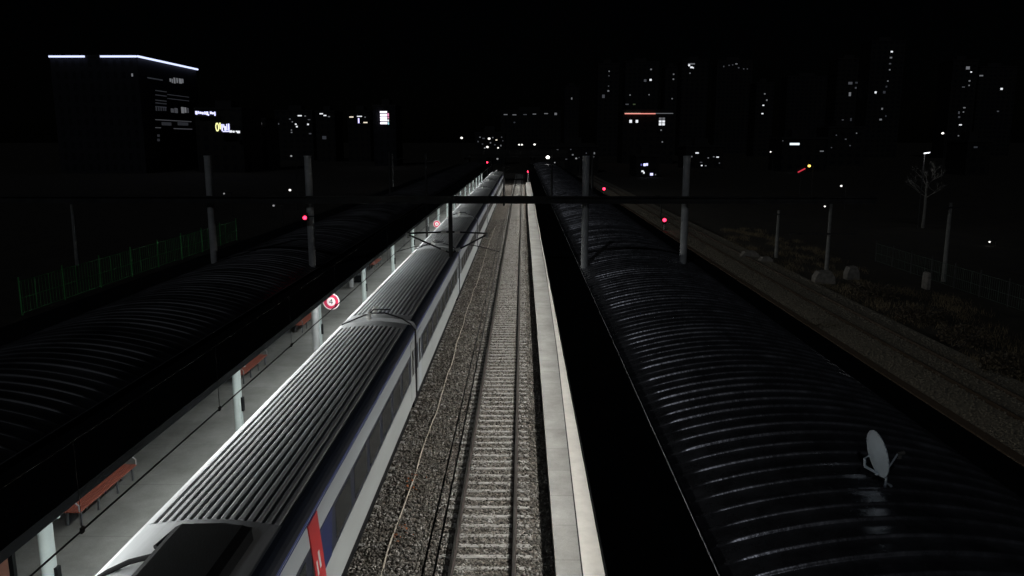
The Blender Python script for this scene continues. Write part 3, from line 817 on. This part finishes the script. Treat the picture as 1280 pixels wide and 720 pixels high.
# large office block, left
ob = building('office_building', 'large dark office block with bright white light strips along its roof edge', 'office building', 62, 172, 71.5, 250, M_WALL, 46, hump=False)
w_ = at(172,72,250).x - at(62,72,250).x; H = at(62,71.5,250).z - GZ
def led(x0, x1):
    s = .25; a = at(x0,72,250).x-ob.location.x; b = at(x1,72,250).x-ob.location.x
    m = MB(); m.box(a, b, -.8, -.3, H-.1, H+.42); return m.build('light_strip', G_LED, ob)
led(62.5, 107); led(127, 172)
m = MB(); m.box(w_/2+.3, w_/2+.8, -.8, 46, H-.1, H+.42); m.build('light_strip', G_LED, ob)
lit(ob, 164, 93.5, 2, 3.6, G_DIM)
def side(px, py, wpx, hpx, mt_, name='window'):
    r = ray(px, py); xw = ob.location.x + w_/2; k = (xw-CAM.x)/r.x; p = CAM + r*k
    d = k; s = d/F_PX
    r2 = ray(px+wpx, py); p2 = CAM + r2*((xw-CAM.x)/r2.x)
    m = MB(); m.box(w_/2-.05, w_/2+.08, p.y-ob.location.y, max(p.y+.3, p2.y)-ob.location.y, p.z-GZ-hpx*s/2, p.z-GZ+hpx*s/2); return m.build(name, mt_, ob)
G_VF = glow('very_faint_window', (.8,.85,1), .022)
for a, b, c, dd in ((212,100,1.6,4),(214.6,101,1.2,5),(217,100.5,2,7),(220.5,100.5,1.5,6),(223.5,101,3.5,6),(227.6,101,1.4,5)): side(a,b,c,dd,G_DIM,'rooftop_letter')
side(184,97,19,1.6,G_VF)
for py in (113,118.5,125,128.5,133): side(194,py,14,1.2,G_VF)
for a in (194.5,197.5,200.5,203.5,206): side(a,136,1.6,5,G_VF)
side(209,118,27,.9,G_VF); side(209,123,27,.9,G_VF)
side(213.5,138,3.5,5,G_FAINT); side(218,138,4,6,G_FAINT); side(226.5,137.5,3.2,7.5,G_DIM); side(230.5,137.5,2.2,6.5,G_DIM); side(234,138,1.6,6,G_FAINT)
side(194,149.5,45,1.1,G_FAINT); side(202,154.5,12,4,G_VF); side(222,154.5,13,4,G_VF); side(194,159.5,7,1,G_FAINT); side(217,160.7,23,1.1,G_FAINT)
side(196.5,169.5,3,3,G_VF); side(196.5,175,3,3,G_VF)

def sign(label, cat, d, items, name='shop_sign'):
    """items: (px, py, wpx, hpx, mat, shape)"""
    c = at(items[0][0], items[0][1], d); t = thing(name, label, cat, (c.x, c.y, c.z)); s = d/F_PX
    xs = [i[0] for i in items]; ys_ = [i[1] for i in items]
    a, b = at(min(xs), max(ys_), d)-c, at(max(xs), min(ys_), d)-c
    m = MB(); m.box(a.x-2*s, b.x+2*s, .15, .5, a.z-2*s, b.z+2*s); m.build('backing', M_BLACK, t)
    for (px, py, w, h_, mt_, sh) in items:
        p = at(px, py, d)-c; m = MB()
        if sh == 'o':
            n = 20
            for k in range(n):
                q0, q1 = 2*math.pi*k/n, 2*math.pi*(k+1)/n
                m.bar((p.x+w*s/2*math.cos(q0),0,p.z+h_*s/2*math.sin(q0)),(p.x+w*s/2*math.cos(q1),0,p.z+h_*s/2*math.sin(q1)),.2,1.3*s)
        else: m.box(p.x-w*s/2, p.x+w*s/2, -.1, .1, p.z-h_*s/2, p.z+h_*s/2)
        m.build('glyph', mt_, t)
    return t
bb = building('shop_block', 'dark low shop block right of the office block carrying two lit signs', 'building', 243, 302, 137, 262, M_LOW, 20)
G_VF2 = G_FAINT
sign('blue white glowing rooftop lettering right of the office block', 'sign', 260,
     [(245.5,141,2.6,4.2,G_BLUEL,'b'),(248.2,140.6,1.2,3.2,G_BLUEL,'b'),(250.6,141,2.2,2.6,G_BLUEL,'b'),(253.4,141.5,2.2,2.8,G_BLUEL,'b'),(256.2,141.3,1.6,3.6,G_BLUEL,'b'),(259,141.6,2.4,4.2,G_BLUEL,'b'),(260.4,143.6,1.6,1.8,G_BLUEL,'b'),(263.6,141,2.2,3,G_BLUEL,'b'),(266.2,141.6,2,2.4,G_BLUEL,'b'),(268.6,142.2,1.4,5,G_BLUEL,'b')], 'rooftop_lettering')
sign('yellow ring and blue white glowing letters on the shop block front', 'sign', 259,
     [(271.5,158.8,3.4,9.4,G_YEL,'o'),(275.2,157.5,1.4,8,G_YEL,'b'),(277.6,159.5,1.6,8.5,G_BLUEL,'b'),(279.8,157.5,1.2,4,G_BLUEL,'b'),(281.4,160.5,2,5.5,G_BLUEL,'b'),(283.6,159,1,8,G_BLUEL,'b'),(286,159,1.6,8.6,G_BLUEL,'b'),(282.4,164.3,8.5,1.2,G_BLUEL,'b')])
sign('small white glowing line of letters under the yellow ring sign', 'sign', 258,
     [(288.5,164.3,3.2,2.6,G_WIN,'b'),(292,164.6,2.2,2.2,G_WIN,'b'),(295.3,164.2,1.2,1.6,G_WIN,'b'),(298,165,3.6,2.8,G_WIN,'b')])
lb_ = building('low_building', 'dark low building with a yellowish lit window and white sign', 'building', 304, 332, 150, 290, M_LOW, 15)
lit(lb_, 309.5, 163.6, 4.5, 2, G_DIM); lit(lb_, 314.6, 164, 2.6, 3.6, glow('olive_window', (.8,.8,.45), .5)); lit(lb_, 324, 154.8, 6, 2.4, G_WIN, 'sign_panel')
c1 = building('apartment_block', 'distant dark block with a scatter of tiny lights left of the light line', 'apartment block', 343, 390, 139, 420, M_APT)
for a in ((374.5,144.6,5,1.4,G_WIN),(381.3,145,1.8,1.2,G_DIM),(362,148.8,2.2,1.6,G_FAINT),(364.8,152.2,1.3,1.3,G_DIM),(369,155.2,2,1.6,G_WIN),(370.2,158.2,2,1.8,G_WIN),(384.4,155.4,2,1.8,G_WIN),(386,149.5,3,1.2,G_FAINT),(363.2,162.5,1.4,1.2,G_DIM),(363.2,165.4,1.8,1.3,G_DIM),(347.2,154.8,1.8,2,G_FAINT),(386.5,167,3,1.4,G_FAINT)): lit(c1,*a)
c2 = building('low_building', 'distant dark building with a slanting row of roof lights', 'building', 394, 418, 140, 400, M_LOW)
for a in ((401.5,142.2,4.2,1.3,G_WIN),(406,144.3,3.6,1.3,G_WIN),(411,145.7,2.6,1.2,G_DIM)): lit(c2,*a, 'roof_light')
lit(c2, 404, 172, 5, 4, G_VF)
c3 = building('low_building', 'distant dark building with a violet upright sign and thin light bars', 'building', 434, 462, 140, 400, M_LOW)
for a in ((439,146.2,5,1.3,G_WARM),(449.2,145.4,6.2,1.1,G_WIN),(456.2,146.4,1.6,1.2,G_DIM),(456.4,153.1,5,1.3,G_WARM)): lit(c3,*a)
lit(c3, 448, 150.8, 1.6, 6, glow('violet_sign', (.55,.5,1), 2), 'upright_sign')
c4 = building('office_building', 'dark block with the bright striped advertising screen', 'office building', 466, 494, 133, 330, M_WALL)
it = []
for k, y in enumerate((140.2,143.8,147,150.2,153.9)):
    it.append((479.3,y,8.6-.3*(k%2),2.3,glow('screen_white',(.93,.86,1),1.9),'b'))
it += [(485,143.4,1.6,3.6,G_PINKS,'b'),(485.3,147,1,1.8,G_PINKS,'b'),(484.9,150.6,1.6,2.4,G_WIN,'b'),(485.1,154.2,1.2,2.6,G_TEAL,'b')]
sign('bright stacked white lines of an advertising screen with pink edge', 'screen', 329.5, it, 'advertising_screen')
# long terrace with dashes of light
c5 = building('terrace_building', 'long distant dark building with a dashed row of dim lights', 'building', 626, 701, 139, 620, M_LOW)
for a in ((632,143.2,4.6,1,G_DIM),(643,143.5,4.8,1,G_DIM),(656.3,143.2,4.4,.9,G_FAINT),(668,142.6,4.2,1,G_DIM),(682.6,142,4.6,1,G_DIM),(694.6,142.4,3,2.6,G_DIM),(643,153,2,1.6,G_VF)): lit(c5,*a)
lit(building('apartment_block','distant dark block with one dim window above the light dashes','apartment block',706,724,108,700,M_APT), 714.8, 123, 1.5, 2.4, G_DIM)
# hall with red light under its eave
c6 = building('hall_building', 'dark hall with a reddish lit eave strip and a gridded window', 'hall', 779, 843, 139, 360, M_LOW, 20, hump=False)
lit(c6, 800, 142.1, 38, 1.0, G_EAVE, 'eave_strip', .9); lit(c6, 791, 141.8, 20, .7, G_WARM, 'eave_strip', .7); lit(c6, 830, 141.8, 22, .7, G_DIM, 'eave_strip', .7)
lit(c6, 788.6, 151.6, 3.2, 3.6, G_WIN); lit(c6, 796.4, 151.6, 3.0, 3.4, G_WIN)
for i in range(2):
    for j in range(3): lit(c6, 825.6+i*4.1, 148.3+j*3.5, 3.2, 2.6, G_WIN if j else G_DIM)
lit(c6, 827, 162.6, 1.6, 1.6, G_DIM); lit(c6, 829, 177.4, 1.6, 1.6, G_DIM)
c7 = building('shop_block', 'dark low shop block with blue white signs below the hall', 'building', 796, 824, 196, 230, M_LOW, 15)
for a in ((806,206,3,3.2,G_BLUEL),(809,205.6,2.2,3,G_BLUEL),(802,206,1.6,2.4,glow('blue_dim',(.25,.25,.9),.35)),(803.6,214.2,2.6,2,G_WIN),(805.4,216,1.6,2.4,G_WIN),(815,218,3.6,3,G_BLUEL),(820,218.4,1.2,1.6,G_DIM)): lit(c7,*a,'sign_panel')
c8 = building('low_building', 'dark low building with a loose cluster of small white windows', 'building', 858, 904, 184, 300, M_LOW, 15)
for a in ((871.6,191.2,4,1.5,G_WIN),(865,195.8,1.6,1.8,G_DIM),(885.8,197.4,1.6,1.4,G_DIM),(892.6,196,1.8,1.2,G_DIM),(897.4,196.4,3,1.3,G_WIN),(878,207,2,1.4,G_WIN),(883,207.3,2,1.3,G_DIM),(877,203,3,1,G_FAINT),(900,204,1.4,1.6,G_FAINT)): lit(c8,*a)

def tower(label, x0, x1, yt, d, wins, depth=16):
    t = building('apartment_tower', label, 'apartment tower', x0, x1, yt, d, M_APT, depth)
    for a in wins: lit(t, *a)
tower('dark tower with five dim windows above the left end of the hall', 748, 774, 80, 520, ((761.6,89,1.5,1.4,G_DIM),(761.4,94.5,1.3,1.3,G_FAINT),(761.2,107.3,1.4,1.4,G_FAINT),(761,113.3,2.2,1.8,G_DIM),(755,120,3.2,4,G_FAINT)))
tower('dark tower rising right above the middle of the red eaved hall', 782, 824, 78, 560, ((814,86.6,2,1.7,G_DIM),(813.8,99.6,2.6,2.2,G_WIN),(807,100.4,3,3,G_FAINT),(812.4,118,1.4,1.4,G_DIM),(788.5,118.4,1.6,1.4,G_DIM),(785,130,4,1.4,G_FAINT),(794,130,3,1.4,glow('green_dim',(.6,.8,.4),.06))))
tower('slim dark tower with three tiny windows right of the hall top', 832, 849, 84, 580, ((842.3,92.7,1.6,1.5,G_DIM),(842.2,98.8,1.8,1.7,G_DIM),(841.4,123,1.6,1.4,G_DIM)))
tower('dark tower with a bright small light bar at its top', 853, 886, 76, 540, ((864.5,79.8,8.4,1.5,G_DIM),(861.6,81.5,2.2,2.2,G_WIN),(864.6,84,3,2,G_WIN),(866.8,84.6,1.4,1.6,G_WIN),(863,91.3,1.4,1.4,G_DIM)))
tower('dark tower with a faint arc of lights along its top', 897, 941, 76, 640, ((905,83,1.3,1.6,G_FAINT),(911.6,81.6,1.6,1.2,G_FAINT),(916,81,1.4,1.2,G_FAINT),(920.6,79.8,2.6,1.3,G_DIM),(923.6,84.6,1.8,1.3,G_FAINT),(930,86,1.6,1.2,G_FAINT),(934.5,86,1.2,1.2,G_FAINT)))
tower('slim dark tower with four windows in one column', 946, 968, 104, 520, ((956.6,117.2,1.8,1.5,G_DIM),(959.6,125,1.8,1.8,G_DIM),(955.6,131.4,2.2,1.3,G_WIN),(955,141.8,2.4,1.4,G_WIN)))
tower('dark tower with a few blurred windows left of the tallest light column', 1048, 1084, 74, 500, ((1065,103.6,5,3,G_FAINT),(1065.4,117.3,2.6,4.6,G_DIM),(1072.2,109.4,2,2,G_FAINT),(1058.8,151,2.4,4,G_FAINT),(1069,149,2,3.6,G_VF),(1072.6,103,3,2,G_VF)))
tower('tallest dark tower with a straight column of lit windows', 1090, 1132, 52, 480, ((1115.6,64.4,2.6,1.8,G_WIN),(1115.2,71.7,2.8,1.8,G_DIM),(1114.6,79.2,2.6,1.5,G_FAINT),(1114.8,86.7,1.8,1.6,G_DIM),(1113.6,100.7,1.6,1.4,G_DIM),(1099.4,114.8,2.4,2.4,G_WIN),(1110.2,114.6,3,3,G_VF),(1109.2,135.4,2,2.2,G_DIM),(1108.4,149,3,2,G_DIM),(1114.6,144.6,1.6,2,G_VF),(1112.4,107.6,2,2,G_VF)))
tower('dark tower near the right border with a scattered column of windows', 1192, 1223, 76, 470, ((1210.6,84.8,4.6,3.6,G_DIM),(1215.2,89.8,1.8,1.5,G_WIN),(1214.2,100.8,2.2,1.6,G_DIM),(1214.2,106.4,1.6,1.4,G_DIM),(1207.4,108.4,3.6,1.3,G_FAINT),(1211,134.2,2.8,1.4,G_DIM),(1210.4,139.6,1.6,1.3,G_DIM),(1204.8,140.4,1.8,3,G_FAINT),(1205.6,146,2.4,2,G_FAINT),(1208.2,155.8,3.4,1.4,G_WIN),(1207,169.6,1.6,1.4,G_DIM)))
tower('rightmost dark tower with two separate small windows', 1225, 1272, 84, 540, ((1227.6,94.4,4.6,1.5,G_DIM),(1254.6,110.8,2.8,2.2,G_WIN),(1253,138.8,2.4,1.4,G_FAINT)))
tower('broad unlit tower standing between the lit towers', 985, 1040, 96, 600, ())
c9 = building('low_building', 'dark low building with a white sign bar left of the lit tree', 'building', 978, 1034, 174, 270, M_LOW, 14)
lit(c9, 993.6, 180, 12, 2.6, glow('white_blue_sign',(.8,.92,1),1.3), 'sign_panel'); lit(c9, 1028, 189, 4.6, 1.3, G_DIM); lit(c9, 978.6, 172+4, 1.4, 1.2, G_FAINT)
c10 = building('house', 'small dark house below the rightmost tower', 'house', 1210, 1240, 178, 240, M_LOW, 12); lit(c10, 1220, 184, 4.5, 2, G_VF)

c11 = building('low_building', 'low dark building with a sprinkle of tiny lights above the train end', 'building', 594, 631, 167, 350, M_LOW, 14)
for a in ((600,171.5,1.6,1.2,G_DIM),(604.5,173,3,1.2,G_FAINT),(616,172,1.3,1.3,G_DIM),(620.5,175,2.2,1.2,G_WARM),(627,171.5,1.4,1.4,G_FAINT),(613,178.5,1.5,1.5,G_DIM),(618.5,181,2,1.2,G_FAINT),(603,180,1.5,1.2,G_FAINT),(626,182,1.4,1.8,G_DIM),(628.5,176,1.2,1.2,G_FAINT),(597.5,177,1.3,1.8,G_FAINT)): lit(c11,*a)
c12 = building('low_building', 'low dark building with faint scattered lights right of the bridge', 'building', 690, 748, 184, 260, M_LOW, 14)
for a in ((697,187.5,2.2,1.2,G_DIM),(706,189.5,1.4,1.6,G_FAINT),(713.5,186.8,1.5,1.2,G_FAINT),(716,193.5,2,1.6,G_DIM),(724,197,1.3,1.3,G_FAINT),(733,191.5,1.4,1.2,G_FAINT),(742,196,1.6,1.2,G_DIM),(708,199,2.4,1,G_FAINT),(743,191.5,1.6,2.4,G_DIM)): lit(c12,*a)
c13 = building('apartment_block', 'broad dark block with faint windows left of the lit bare tree', 'apartment block', 1036, 1082, 160, 330, M_APT, 14)
for a in ((1046,169,1.4,1.3,G_FAINT),(1058,174,2,1.4,G_FAINT),(1071,166.5,1.3,1.3,G_DIM),(1064,182,1.6,1.2,G_FAINT),(1041,184.5,1.4,1.2,G_FAINT)): lit(c13,*a)

# street lamps
def street_lamp(label, px, py, d, r=1.5, mt_=None, group='street lamps in the dark town'):
    p = at(px, py, d); s = d/F_PX
    t = thing('street_lamp', label, 'street lamp', (p.x, p.y, GZ)); h = p.z-GZ
    m = MB(); m.tube([(.9,.4,0),(.9,.4,h+.1)], .11, 8, r1=.07); m.tube([(.9,.4,h+.1),(0,.02,h+.25)], .05, 6); m.build('pole', M_BEAM, t)
    m = MB(); m.ball((0,0,h), r*s, 10, sc_=(1.0,1.0,.8)); m.build('lamp_head', mt_ or G_LAMP, t, smooth=True)
G_SL = glow('small_lamp', (1,.97,.92), 1.6); G_SLD = glow('small_lamp_dim', (.95,.97,1), .25)
for a in (('white street lamp just left of the red mast signal', 362.4, 237.6, 120, 1.6, G_SL), ('dim street lamp above the lamp left of the gantry mast', 364, 195, 190, 1.4, G_SLD), ('dim street lamp below the left gantry beam', 342, 257, 100, 1.5, G_SLD),
          ('dim street lamp left of the farthest left gantry mast', 280, 242, 110, 1.2, G_SLD), ('small double street lamp left of the town centre lights', 577, 172.4, 330, 1.6, G_SL), ('flat white street lamp topmost over the canopy end', 611.4, 173.3, 320, 1.6, G_SL),
          ('bright street lamp in the cluster over the canopy end', 609.2, 183.8, 310, 1.6, G_SL), ('small dim lamp left in the cluster over the canopy end', 606, 185, 305, 1.0, G_SLD), ('small dim lamp right in the cluster over the canopy end', 622.6, 184.8, 305, 1.0, G_SL),
          ('slanted dim lamp low above the train end', 621.8, 198.6, 240, 1.3, G_SLD), ('left one of the twin lamps above the dark bridge', 648.9, 180.9, 240, 1.15, G_SL), ('right one of the twin lamps above the dark bridge', 652.4, 180.9, 240, 1.15, G_SL),
          ('single lamp right of the twin lamps above the bridge', 668.2, 180.6, 240, 1.4, G_SL), ('brightest white street lamp right of the platform end', 684.7, 196.6, 165, 2.3, G_LAMP), ('small lamp just right of the brightest street lamp', 693.5, 203.2, 170, .9, G_SLD),
          ('dim pair lamp low right of the platform end', 700.4, 211, 160, 1.3, G_SLD), ('small lamp near the grey mast top right of the platform', 720.3, 198, 175, 1.2, G_SLD), ('lone small lamp below the blue shop signs', 818.8, 246.4, 105, 1.3, G_SLD),
          ('amber street lamp left of the lit bare tree', 1011.6, 207.4, 150, 1.9, G_AMBER), ('white lamp above the tall yard pole', 1051.6, 232.4, 120, 1.4, G_SL), ('small white lamp beside the tall yard pole top', 1031, 258, 105, 1.2, G_SL),
          ('tiny white lamp at the dark right edge', 1237, 302.4, 80, 1.2, G_SL), ('white lamp upper left of the dark right towers', 1178.4, 166.6, 200, 1.6, G_SL), ('small lamp between the shop signs and tree', 963.3, 189.8, 220, 1.0, G_SL)):
    street_lamp(*a)
# red slanted sign beside amber lamp
p = at(1002, 213, 150); t = thing('neon_sign', 'slanted dim red neon bar below the amber lamp', 'sign', (p.x, p.y, p.z))
m = MB(); m.bar((-.65,0,-.35),(.65,0,.35),.14,.2); m.build('neon_tube', glow('red_neon',(1,.06,.1),.6), t); m = MB(); m.box(-.8,.8,.1,.2,-.5,.5); m.build('backing', M_BLACK, t)
m = MB(); m.tube([(0,.25,-p.z+GZ),(0,.25,.4)], .08, 8); m.build('post', M_BEAM, t)

# bare tree lit by a small lamp
def bare_tree(label, base, hgt, seed, mt_, name='bare_tree'):
    r = random.Random(seed); t = thing(name, label, 'tree', base)
    tk = MB(); tk.tube([(0,0,0),(.05,.02,hgt*.3),(0,.05,hgt*.66)], .2, 10, r1=.12); tk.build('trunk', mt_, t, smooth=True)
    cr = MB()
    def grow(p, d, l, rad, dep):
        p2 = p + d*l; midp = (p+p2)/2 + Vector((r.uniform(-1,1),r.uniform(-1,1),r.uniform(-.5,1)))*l*.08
        cr.tube([p, midp, p2], rad, 5, r1=rad*.6)
        if dep:
            for k in range(3 if dep > 1 else 4):
                q = (d + Vector((r.uniform(-1,1),r.uniform(-1,1),r.uniform(-.35,.7)))*.85).normalized()
                grow(p + d*l*r.uniform(.55,1), q, l*r.uniform(.55,.8), rad*.55, dep-1)
    for k in range(7):
        a = k*.9 + r.uniform(-.3,.3)
        grow(Vector((0,.04,hgt*r.uniform(.42,.64))), Vector((math.cos(a),math.sin(a),r.uniform(.35,1.3))).normalized(), hgt*.19, .06, 3)
    cr.build('crown', mt_, t)
    return t
d_t = 95; b = at(1160, 214, d_t); M_PALEB = mat('pale_branch', (.17,.165,.15), .8, var=.3, scale=4)
bare_tree('bare pale tree lit by a lamp above its branches', (b.x, b.y, GZ), b.z-GZ+1.6, 5, M_PALEB)
p = at(1158.5, 191.3, d_t-1.5); t = thing('flood_lamp', 'short bright lamp bar above the bare pale tree', 'lamp', (p.x, p.y, GZ))
hz = p.z-GZ
m = MB(); m.tube([(.0,.5,0),(.0,.5,hz+.05)], .07, 8); m.tube([(0,.5,hz+.05),(0,0,hz+.1)], .04, 6); m.build('pole', M_BEAM, t)
m = MB(); m.bar((-.34,0,hz-.04),(.34,0,hz+.06),.12,.13); m.build('lamp_bar', G_WIN, t)
l = bpy.data.lights.new('flood_lamp_light', 'POINT'); l.energy = 40; l.shadow_soft_size = .15; l.color = (.95,.97,1)
o = bpy.data.objects.new('flood_lamp_light', l); o.location = (p.x, p.y-.5, p.z-.35); COL.objects.link(o)

# ------------------------------------------------------------------ night sky, faint added sun lamp standing in for station light
EL, AZ = R(34), R(17)
w = bpy.data.worlds.new('World'); sc.world = w; w.use_nodes = True
t = w.node_tree; bg = t.nodes['Background']
sk = t.nodes.new('ShaderNodeTexSky'); sk.sky_type = 'NISHITA'; sk.sun_disc = False
sk.sun_elevation = EL; sk.sun_rotation = math.pi + AZ
t.links.new(sk.outputs[0], bg.inputs['Color']); bg.inputs['Strength'].default_value = .00006
sl = bpy.data.lights.new('added_fill_sun', 'SUN'); sl.energy = .105; sl.angle = R(2.0); sl.color = (.86, .92, 1)
so = bpy.data.objects.new('added_fill_sun', sl); COL.objects.link(so)
sd = Vector((math.sin(math.pi+AZ)*math.cos(EL), math.cos(math.pi+AZ)*math.cos(EL), math.sin(EL)))
so.rotation_euler = sd.to_track_quat('Z', 'Y').to_euler(); so.location = sd*50

sc.view_settings.view_transform = 'Standard'; sc.view_settings.look = 'None'
sc.view_settings.exposure = 0; sc.view_settings.gamma = 1
sc.render.engine = 'CYCLES'
sc.cycles.max_bounces = 5; sc.cycles.diffuse_bounces = 3; sc.cycles.glossy_bounces = 2
sc.cycles.sample_clamp_indirect = 3
sc.cycles.use_denoising = True
